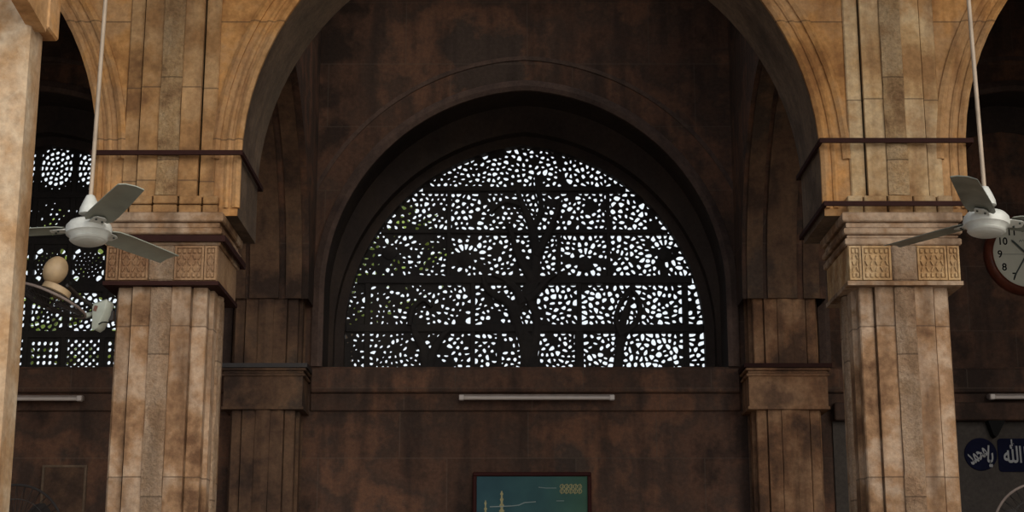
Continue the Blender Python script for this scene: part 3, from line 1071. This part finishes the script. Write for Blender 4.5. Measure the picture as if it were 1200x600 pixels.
# ------------------------------------------------------------------ ceiling fans
def ceiling_fan(label, px, py, Y, ang, tilt, top, blade_mat, twist=0.22):
    c = P(px, py, Y)
    root = thing('ceiling_fan', label, 'fan', c, 'ceiling fans hung before the arcade')
    R = Matrix.Rotation(math.radians(tilt[0]), 3, 'X') @ Matrix.Rotation(math.radians(tilt[1]), 3, 'Y')
    def tr(mb):
        mb.v = [tuple(R @ Vector(v)) for v in mb.v]; return mb
    mb = MB().lathe([(0.02, -0.062), (0.075, -0.060), (0.088, -0.05), (0.105, -0.018), (0.118, -0.012), (0.121, 0.012), (0.117, 0.032), (0.10, 0.052), (0.05, 0.062), (0.03, 0.064)], n=40)
    link('motor', tr(mb), M['fanwhite'], root, True, True)
    mb = MB().lathe([(0.088, -0.054), (0.094, -0.049), (0.100, -0.043), (0.094, -0.040)], n=40)
    link('motor_ring', tr(mb), M['fanwhite'], root, True, True)
    for k in range(3):
        a = math.radians(ang + 120 * k)
        T = Matrix.Rotation(a, 3, 'Z')
        rings = []
        for u, w in ((0.125, 0.058), (0.16, 0.075), (0.24, 0.080), (0.42, 0.076), (0.60, 0.070), (0.655, 0.068), (0.66, 0.064)):
            tw = twist
            pr = []
            for v, zz in ((-1, 0.0), (-0.5, 0.009), (0.35, 0.011), (1, 0.003), (1, -0.001), (0.35, 0.006), (-0.5, 0.004), (-1, -0.006)):
                y = v * w
                pr.append(T @ Vector((u, y * math.cos(tw) - zz * math.sin(tw), y * math.sin(tw) + zz * math.cos(tw) + 0.02)))
            rings.append(pr)
        b = link('blade', tr(MB().loft(rings)), blade_mat, root, True, True)
        mb = MB()
        rings = []
        for u, w in ((0.085, 0.03), (0.125, 0.038), (0.18, 0.034), (0.20, 0.022)):
            tw = twist
            rings.append([T @ Vector((u, v * w * math.cos(tw) - zz * math.sin(tw), v * w * math.sin(tw) + zz * math.cos(tw) + 0.014)) for v, zz in ((-1, -0.003), (1, -0.003), (1, 0.003), (-1, 0.003))])
        mb.loft(rings)
        link('blade_iron', tr(mb), M['fanwhite'], b, False, True)
        for u, v in ((0.155, 0.02), (0.175, -0.018)):
            mb = MB()
            q = T @ Vector((u, v * math.cos(twist), v * math.sin(twist) + 0.008))
            mb.lathe([(0.006, q.z - 0.004), (0.006, q.z + 0.004)], q.x, q.y, 8)
            link('screw', tr(mb), M['hand'], b, False, True)
    # rod, cup over the motor and the rose at the ceiling
    up = R @ Vector((0, 0, 1))
    tdir = Vector((top, 0.0, 1.0))
    ztop = ZTOP - c.z
    p0 = up * 0.06
    mb = MB().tube([p0, p0 + tdir * 0.3, Vector((top * ztop, 0, ztop - 0.0))], 0.0115, 10)
    link('rod', mb, M['rod'], root, True, True)
    q = p0 + tdir * 0.09
    mb = MB().lathe([(0.056, -0.05), (0.052, -0.02), (0.036, 0.02), (0.022, 0.05), (0.014, 0.055)], q.x, q.y, 24)
    mb.v = [(x, y, z + q.z) for x, y, z in mb.v]
    link('cup', mb, M['fanwhite'], root, True, True)
    mb = MB().lathe([(0.02, -0.10), (0.05, -0.06), (0.06, 0.0)], top * ztop, 0, 20)
    mb.v = [(x, y, z + ztop) for x, y, z in mb.v]
    link('ceiling_rose', mb, M['fanwhite'], root, True, True)
    return root


ceiling_fan('white ceiling fan with grey green blades, hanging before the left pillar', 104, 272, 8.3, 62, (-5, -4), 0.012, M['blade'], -0.12)
ceiling_fan('white ceiling fan with grimy dark blades, overlapping the wall clock', 1156, 262, 8.3, 5, (-4, 4), -0.012, M['bladedark'], -0.22)


# ------------------------------------------------------------------ tube lights
def tube_light(label, x0, x1, y, z):
    root = thing('tube_light', label, 'light', ((x0 + x1) / 2, y, z), 'unlit tube lights on the back wall')
    link('batten', MB().box(x0, x1, y - 0.02, y + 0.055, z - 0.012, z + 0.03, 0.006), M['batten'], root)
    mb = MB().tube([(x0 + 0.045, y - 0.042, z - 0.008), (x1 - 0.045, y - 0.042, z - 0.008)], 0.017, 12)
    link('tube', mb, M['tube'], root, True)
    for a, b in ((x0, x0 + 0.045), (x1 - 0.045, x1)):
        link('lamp_holder', MB().box(a, b, y - 0.062, y - 0.0, z - 0.028, z + 0.02, 0.006), M['tube'], root)


p, q = P(538, 466, 14.36), P(720, 466, 14.36)
tube_light('unlit tube light on the back wall below the tree lattice', p.x, q.x, 14.37, p.z)
p, q = P(-40, 467, 14.36), P(97, 467, 14.36)
tube_light('unlit tube light in the dark left bay behind the nearest pillar', p.x, q.x, 14.37, p.z)
p = P(1161, 464, 14.3)
tube_light('unlit tube light under the wall clock, cut by the picture edge', p.x, p.x + 1.25, 14.37, p.z)

# ------------------------------------------------------------------ framed poster
pa, pb = P(554, 553, 14.42), P(693, 553, 14.42)
xa, xb, zt = pa.x, pb.x, pa.z
root = thing('framed_poster', 'dark red framed teal poster hanging under the tube light', 'poster', ((xa + xb) / 2, YB, zt))
fw = 0.035; zb_ = zt - 0.75
mb = MB()
mb.box(xa, xb, 14.43, YB - 0.001, zt - fw, zt, 0.006).box(xa, xb, 14.43, YB - 0.001, zb_, zb_ + fw, 0.006)
mb.box(xa, xa + fw, 14.43, YB - 0.001, zb_ + fw, zt - fw, 0.006).box(xb - fw, xb, 14.43, YB - 0.001, zb_ + fw, zt - fw, 0.006)
link('frame', mb, M['frame'], root)
pr = link('print', MB().box(xa + fw, xb - fw, 14.455, 14.49, zb_ + fw, zt - fw), M['poster'], root)


def pz(x, y):
    q = P(x, y, 14.455); return (q.x, q.z)


mb = MB()
for cx_, top_, sc_ in ((588, 575, 1.0), (569, 586, 0.8)):
    x, z = pz(cx_, top_)
    w = 0.011 * sc_
    zz = z
    prof = [(0.002, 0)]
    for k in range(9):
        ww = w * (1 + 0.28 * k)
        prof += [(ww * 0.5, -0.012 - k * 0.05), (ww, -0.022 - k * 0.05), (ww * 1.25, -0.03 - k * 0.05), (ww * 0.7, -0.04 - k * 0.05)]
    pts = [(x - a, z + b) for a, b in prof] + [(x + a, z + b) for a, b in prof[::-1]]
    pts = [(a, max(b, zb_ + fw + 0.02)) for a, b in pts]
    mb.prism(pts, 14.4525, 14.4548, 'y')
link('minaret_drawing', mb, M['gold'], pr)
mb = MB()
x0, z0 = pz(656, 567); x1, z1 = pz(682, 579)
rg = random.Random(5)
for i in range(5):
    xx = x0 + (x1 - x0) * (i + 0.5) / 5; r = (x1 - x0) / 11
    for j in range(2):
        zz = z1 + (z0 - z1) * (0.28 + 0.45 * j)
        ring = [(xx + r * math.cos(t * PI / 5) , 14.4535, zz + r * 1.05 * math.sin(t * PI / 5)) for t in range(10)]
        mb.tube(ring, 0.0042, 5, True)
    mb.tube([(xx - r * 0.3, 14.4535, z1), (xx + r * 0.4, 14.4535, z0)], 0.0045, 5)
link('ornate_lettering', mb, M['gold'], pr)
mb = MB()
for line in ([(574, 594), (600, 593), (608, 592), (615, 589), (628, 588)], [(631, 571), (640, 572), (652, 572)], [(652, 587), (661, 587)]):
    pp = [pz(*q_) for q_ in line]
    mb.tube([(a, 14.4535, b) for a, b in pp], 0.0045 if len(line) > 3 else 0.003, 5)
link('white_line', mb, M['whiteink'], pr)

# ------------------------------------------------------------------ wall clock
c = P(1203, 298, 14.9)
root = thing('wall_clock', 'big round wall clock with red brown frame, half behind the right fan', 'clock', (c.x, 14.95, c.z))
mb = MB().lathe([(0.315, -0.05), (0.325, -0.085), (0.345, -0.095), (0.372, -0.08), (0.392, -0.045), (0.395, -0.001), (0.319, -0.001), (0.315, -0.05)], n=64, axis='y', c=(c.x, 14.95, c.z), cap=False)
link('frame', mb, M['clockwood'], root, True)
face = link('face', MB().lathe([(0.001, -0.045), (0.318, -0.045), (0.318, -0.004), (0.001, -0.004)], n=64, axis='y', c=(c.x, 14.95, c.z)), M['clockface'], root)


def text(name, body, size, x, y, z, mat, parent, ext=0.001, sx=1.0, off=0.0, rot=0.0):
    cu = bpy.data.curves.new(name, 'FONT')
    cu.body = body; cu.size = size; cu.align_x = 'CENTER'; cu.align_y = 'CENTER'
    cu.extrude = ext; cu.offset = off
    cu.materials.append(mat)
    tmp = bpy.data.objects.new(name + '_outline', cu)
    COL.objects.link(tmp)
    dg = bpy.context.evaluated_depsgraph_get()
    me = bpy.data.meshes.new_from_object(tmp.evaluated_get(dg))
    bpy.data.objects.remove(tmp)
    if not me.materials:
        me.materials.append(mat)
    o = bpy.data.objects.new(name, me)
    COL.objects.link(o)
    base = Vector((0, 0, 0)); q_ = parent
    while q_ is not None:
        base += q_.location; q_ = q_.parent
    o.parent = parent
    o.location = Vector((x, y, z)) - base
    o.rotation_euler = (PI / 2, -rot, 0)
    o.scale = (sx, 1, 1)
    return o


for hnum in range(1, 13):
    a = math.radians(90 - 30 * hnum)
    text('numeral', str(hnum), 0.098, c.x + 0.25 * math.cos(a), 14.9035, c.z + 0.25 * math.sin(a), M['black'], face, 0.001, 0.95, 0.002)
link('maker_mark', MB().tube([(c.x - 0.06 + 0.012 * k, 14.9035, c.z + 0.13 + (0.012 if k % 2 else -0.008)) for k in range(11)], 0.003, 5), M['hand'], face)
for nm, dx, dz, ln, w in (('hour_hand', -0.62, 0.63, 0.20, 0.010), ('minute_hand', -0.52, -0.855, 0.27, 0.008)):
    L_ = math.hypot(dx, dz); dx /= L_; dz /= L_
    nx, nz = -dz, dx
    mb = MB().prism([(c.x - dx * 0.05 + nx * w, c.z - dz * 0.05 + nz * w), (c.x - dx * 0.05 - nx * w, c.z - dz * 0.05 - nz * w),
                     (c.x + dx * ln * 0.9 - nx * w * 0.8, c.z + dz * ln * 0.9 - nz * w * 0.8), (c.x + dx * ln, c.z + dz * ln), (c.x + dx * ln * 0.9 + nx * w * 0.8, c.z + dz * ln * 0.9 + nz * w * 0.8)],
                    14.888 if nm == 'hour_hand' else 14.892, 14.891 if nm == 'hour_hand' else 14.895, 'y')
    link(nm, mb, M['hand'], root)
mb = MB().prism([(c.x - 0.25, c.z - 0.0015), (c.x + 0.02, c.z - 0.0015), (c.x + 0.02, c.z + 0.0015), (c.x - 0.25, c.z + 0.0015)], 14.896, 14.898, 'y')
link('second_hand', mb, M['hand'], root)
link('centre_pin', MB().lathe([(0.012, -0.045), (0.012, -0.066), (0.004, -0.068)], n=16, axis='y', c=(c.x, 14.95, c.z)), M['hand'], root)

# ------------------------------------------------------------------ calligraphy signs
YP = YB - 0.031
c = P(1149, 532.5, YP)
root = thing('calligraphy_sign', 'round navy calligraphy sign on the grey dado, beside the right pillar', 'sign', (c.x, YP, c.z))
link('board', MB().lathe([(0.001, -0.012), (0.142, -0.012), (0.146, -0.008), (0.146, -0.001), (0.001, -0.001)], n=48, axis='y', c=(c.x, YP, c.z)), M['navy'], root)
text('lettering', '\ufeaa\ufee4\ufea4\ufee3', 0.20, c.x - 0.038, YP - 0.0125, c.z + 0.005, M['silver'], root, 0.001, 0.40, 0.005, 0.55)
text('lettering', '\ufe8e\ufef3', 0.20, c.x + 0.083, YP - 0.0125, c.z - 0.01, M['silver'], root, 0.001, 0.55, 0.005, -0.12)
pl = P(1168, 514, YP)
pb_ = P(1168, 553, YP)
root = thing('calligraphy_sign', 'navy rectangular calligraphy sign on the grey dado, cut by the picture edge', 'sign', (pl.x + 0.21, YP, pl.z))
x0, x1, z0, z1 = pl.x, pl.x + 0.42, pb_.z, pl.z
r = 0.03
pts = []
for cx_, cz_, a0 in ((x1 - r, z1 - r, 0), (x0 + r, z1 - r, 90), (x0 + r, z0 + r, 180), (x1 - r, z0 + r, 270)):
    for k in range(5):
        a = math.radians(a0 + 22.5 * k); pts.append((cx_ + r * math.cos(a), cz_ + r * math.sin(a)))
link('board', MB().prism(pts, YP - 0.012, YP - 0.001, 'y'), M['navy'], root)
text('lettering', '\ufdf2', 0.20, x0 + 0.13, YP - 0.0125, (z0 + z1) / 2 - 0.005, M['silver'], root, 0.001, 0.65, 0.004)
text('lettering', '\ufe8e\ufef3', 0.20, x0 + 0.27, YP - 0.0125, (z0 + z1) / 2 - 0.01, M['silver'], root, 0.001, 0.85, 0.003)

# dark bracket hanging from the ledge
a = P(1156, 490, YB - 0.10); b = P(1177, 490, YB - 0.10); d = P(1166, 513, YB - 0.10)
mb = MB().prism([(a.x, 2.80), (a.x, a.z - 0.02), (d.x - 0.02, d.z + 0.02), (d.x, d.z), (d.x + 0.02, d.z + 0.02), (b.x, a.z - 0.02), (b.x, 2.80)], YB - 0.14, YB - 0.031, 'y')
tag(link('wall_bracket', mb, M['black']), 'small dark wedge bracket under the ledge, above the two signs', 'bracket')

# framed board low in the left bay
a = P(50, 545, YB - 0.03); b = P(102, 545, YB - 0.03)
root = thing('notice_board', 'dim brown board with pale edge, low on the left bay wall', 'board', ((a.x + b.x) / 2, YB, a.z))
link('panel', MB().box(a.x + 0.02, b.x - 0.02, YB - 0.025, YB - 0.001, a.z - 0.62, a.z - 0.02), M['pilaster'], root)
mb = MB().box(a.x, b.x, YB - 0.035, YB - 0.001, a.z - 0.02, a.z).box(a.x, a.x + 0.02, YB - 0.035, YB - 0.001, a.z - 0.62, a.z - 0.02)
mb.box(b.x - 0.02, b.x, YB - 0.035, YB - 0.001, a.z - 0.62, a.z - 0.02).box(a.x, b.x, YB - 0.035, YB - 0.001, a.z - 0.64, a.z - 0.62)
link('frame', mb, M['soffit'], root)


# ------------------------------------------------------------------ pedestal fans
def ring_pts(c, r, ax, ay, n=48):
    return [c + ax * (r * math.cos(2 * PI * k / n)) + ay * (r * math.sin(2 * PI * k / n)) for k in range(n)]


def cage(c, r, nrm, depth, rim, wire, root, rim_mat, wire_mat, nw=36):
    nrm = nrm.normalized()
    ax = nrm.cross(Vector((0, 0, 1)))
    if ax.length < 0.1:
        ax = Vector((1, 0, 0))
    ax.normalize(); ay = ax.cross(nrm)
    g = link('guard_rim', MB().tube(ring_pts(c, r, ax, ay), rim, 8, True), rim_mat, root, True)
    mb = MB()
    for s in (-1, 1):
        for f in (0.35, 0.7):
            mb.tube(ring_pts(c + nrm * (s * depth * (1 - f * f)), r * f, ax, ay, 36), wire, 5, True)
        for k in range(nw):
            a = 2 * PI * k / nw
            d = ax * math.cos(a) + ay * math.sin(a)
            mb.tube([c + nrm * (s * depth) + d * (0.12 * r), c + nrm * (s * depth * 0.8) + d * (0.45 * r), c + nrm * (s * depth * 0.45) + d * (0.78 * r), c + d * r], wire, 4)
    link('guard_wire', mb, wire_mat, root)
    for k in range(3):
        a = 2 * PI * k / 3 + 0.4
        d = ax * math.cos(a) + ay * math.sin(a); e = nrm.cross(d)
        rings = []
        for u, w in ((0.12, 0.05), (0.4, 0.17), (0.7, 0.21), (0.86, 0.12)):
            rings.append([c + d * (r * u) + e * (w * r * v) + nrm * (0.1 * r * v * 0.9 + t) for v, t in ((-1, 0), (1, 0), (1, 0.004), (-1, 0.004))])
        link('blade', MB().loft(rings), wire_mat, root, True)
    return ax, ay


def pedestal_fan(label, c, r, rim_mat, turn):
    root = thing('pedestal_fan', label, 'fan', (c.x, c.y, 0), 'pedestal fans standing in the side bays')
    n = Vector((turn, -1, 0.0))
    cage(c, r, n, 0.07, 0.009, 0.0022, root, rim_mat, M['darkiron'])
    nn = n.normalized()
    b = c - nn * 0.09
    mb = MB().tube([b + nn * 0.07, b, b - nn * 0.06, b - nn * 0.13, b - nn * 0.15], [0.04, 0.065, 0.07, 0.06, 0.02], 16)
    link('motor', mb, M['darkiron'], root, True)
    q_ = b - nn * 0.05
    link('pole', MB().tube([(q_.x, q_.y, 0.04), (q_.x, q_.y, 0.8), (q_.x, q_.y, c.z - 0.06)], [0.018, 0.018, 0.014], 12), M['darkiron'], root, True)
    link('base', MB().lathe([(0.22, 0.0), (0.22, 0.02), (0.12, 0.045), (0.03, 0.06), (0.02, 0.10)], q_.x, q_.y, 28), M['darkiron'], root, True)


pedestal_fan('dark pedestal fan in the left bay, only its round top showing', P(16, 624, 11.6), 0.335, M['darkiron'], 0.1)
pedestal_fan('pedestal fan with pale rim in the right bay, mostly below the picture', P(1222, 622, 11.6), 0.335, M['batten'], -0.1)

# ------------------------------------------------------------------ wall fan tilted down beside the left pillar
cb = P(65, 317, 9.3)
cc = P(60, 352, 9.3)
root = thing('wall_fan', 'cream wall fan tilted down, held out from the left pillar below the ceiling fan', 'fan', cb)
nrm = Vector((-0.36, -0.12, -0.92)).normalized()
cage(cc, 0.215, nrm, 0.05, 0.008, 0.0022, root, M['batten'], M['darkiron'], 40)
up = -nrm
mb = MB().tube([cc + up * 0.03, cc + up * 0.05, cc + up * 0.085, cc + up * 0.095], [0.055, 0.088, 0.085, 0.05], 20)
link('motor_collar', mb, M['cream'], root, True)
top_ = cb
prof = [(cc + up * 0.09).lerp(top_ + up * 0.0, 0.2)]
ctr = top_
mb = MB()
rings = []
for k in range(11):
    t = -1.15 + (PI / 2 + 1.10) * k / 10
    rr = max(0.004, 0.07 * math.cos(t)); hh = 0.088 * math.sin(t)
    axx = up.cross(Vector((0, 1, 0))).normalized(); ayy = axx.cross(up)
    rings.append([ctr + up * hh + axx * (rr * math.cos(2 * PI * j / 20)) + ayy * (rr * math.sin(2 * PI * j / 20)) for j in range(20)])
mb.loft(rings)
link('motor', mb, M['cream'], root, True)
e0 = cc + up * 0.10 + Vector((0.03, 0, 0))
xf = -2.295 - 0.318
mb = MB().tube([e0 + Vector((0.02, 0, 0)), e0 + Vector((0.03, 0.25, -0.02)), Vector((xf - 0.07, 9.95, e0.z - 0.03)), Vector((xf - 0.012, 10.1, e0.z - 0.03))], 0.011, 8)
link('arm', mb, M['darkiron'], root, True)
link('wall_plate', MB().box(xf - 0.014, xf - 0.001, 10.04, 10.16, e0.z - 0.09, e0.z + 0.03), M['darkiron'], root)
mb = MB().lathe([(0.012, 0), (0.014, 0.02), (0.006, 0.024)], n=12)
mb.v = [tuple(Vector(v) + e0 + Vector((0.05, -0.05, -0.01))) for v in mb.v]
link('knob', mb, M['black'], root)

# ------------------------------------------------------------------ box on the flank of the left pillar
cbx = P(117, 369, 9.80)
root = thing('equipment_box', 'greenish white rounded box with brown sticker on the left pillar edge', 'box', cbx)
T = Matrix.Rotation(math.radians(17), 3, 'Y') @ Matrix.Rotation(math.radians(-12), 3, 'Z')
mb = MB()
o8 = [(-0.048, -0.09), (-0.02, -0.105), (0.045, -0.10), (0.058, -0.06), (0.056, 0.05), (0.046, 0.10), (0.03, 0.105), (-0.045, 0.055)]
o8 = [(-0.05, 0.05), (0.022, 0.105), (0.05, 0.098), (0.058, 0.02), (0.052, -0.085), (0.03, -0.105), (0.0, -0.10), (-0.02, -0.05)]
o8 = [(-0.052, 0.048), (0.028, 0.10), (0.045, 0.085), (0.052, 0.01), (0.044, -0.075), (0.024, -0.10), (0.002, -0.098), (-0.02, -0.03)]
rings = [[T @ Vector((x * s, y, z * s)) for x, z in o8] for y, s in ((-0.05, 0.85), (-0.04, 1.0), (0.04, 1.0), (0.05, 0.9))]
mb.loft(rings)
link('housing', mb, M['boxplastic'], root, True, True)
mb = MB().box(-0.026, -0.004, -0.0535, -0.049, 0.008, 0.042)
mb.v = [tuple(T @ Vector(v)) for v in mb.v]
link('sticker', mb, M['sticker'], root, False, True)
mb = MB().tube([Vector((0.01, -0.056, -0.07)), Vector((0.03, -0.058, -0.058)), Vector((0.052, -0.05, -0.055)), Vector((0.06, 0.0, -0.05))], 0.004, 6)
link('cable', mb, M['black'], root, False, True)
mb = MB().tube([Vector((-0.04, 0, 0.01)), Vector((-0.065, 0, 0.0)), Vector((-0.085, -0.01, -0.005))], [0.012, 0.016, 0.02], 8)
link('clip', mb, M['boxplastic'], root, False, True)
mb = MB().box(0.03, -2.66 + 0.06 - cbx.x + 0.02, 0.02, 0.06, -0.03, 0.03) if -2.64 - cbx.x + 0.04 > 0.03 else MB().box(0.0, 0.05, 0.03, 0.13, -0.03, 0.03)
link('mounting_bracket', mb, M['darkiron'], root, False, True)


# ------------------------------------------------------------------ trees outside
def tree(label, x, y, h, r, seed):
    rg = random.Random(seed)
    root = thing('tree', label, 'tree', (x, y, -0.7), 'trees outside behind the lattice')
    pts = [(x, y, -0.7), (x + 0.1, y, 1.2), (x - 0.1, y + 0.1, 2.8), (x + 0.05, y, h - r * 0.6)]
    link('trunk', MB().tube(pts, [0.22, 0.17, 0.13, 0.05], 10), M['bark'], root, True)
    mb = MB()
    for _ in range(260):
        a = rg.uniform(0, 2 * PI); t = rg.uniform(-1, 1); q_ = rg.random() ** 0.4
        cx_ = x + r * q_ * math.cos(a) * math.sqrt(1 - t * t); cy_ = y + r * q_ * math.sin(a) * math.sqrt(1 - t * t); cz_ = h + r * 0.8 * q_ * t
        d = Vector((rg.uniform(-1, 1), rg.uniform(-1, 1), rg.uniform(-0.6, 0.6))).normalized()
        e = d.cross(Vector((rg.uniform(-1, 1), rg.uniform(-1, 1), rg.uniform(-1, 1)))).normalized()
        s = rg.uniform(0.09, 0.17)
        cpt = Vector((cx_, cy_, cz_))
        mb.poly([cpt - d * s, cpt + e * s * 0.4, cpt + d * s, cpt - e * s * 0.4])
    f = link('foliage', mb, M['leaf'], root)
    f['kind'] = 'stuff'


tree('green tree outside, glimpsed through the lower left lattice of the left bay', -6.2, 20.5, 5.2, 1.5, 1)
tree('green tree outside, glimpsed through the left half of the tree lattice', -2.2, 20.0, 5.6, 1.3, 2)
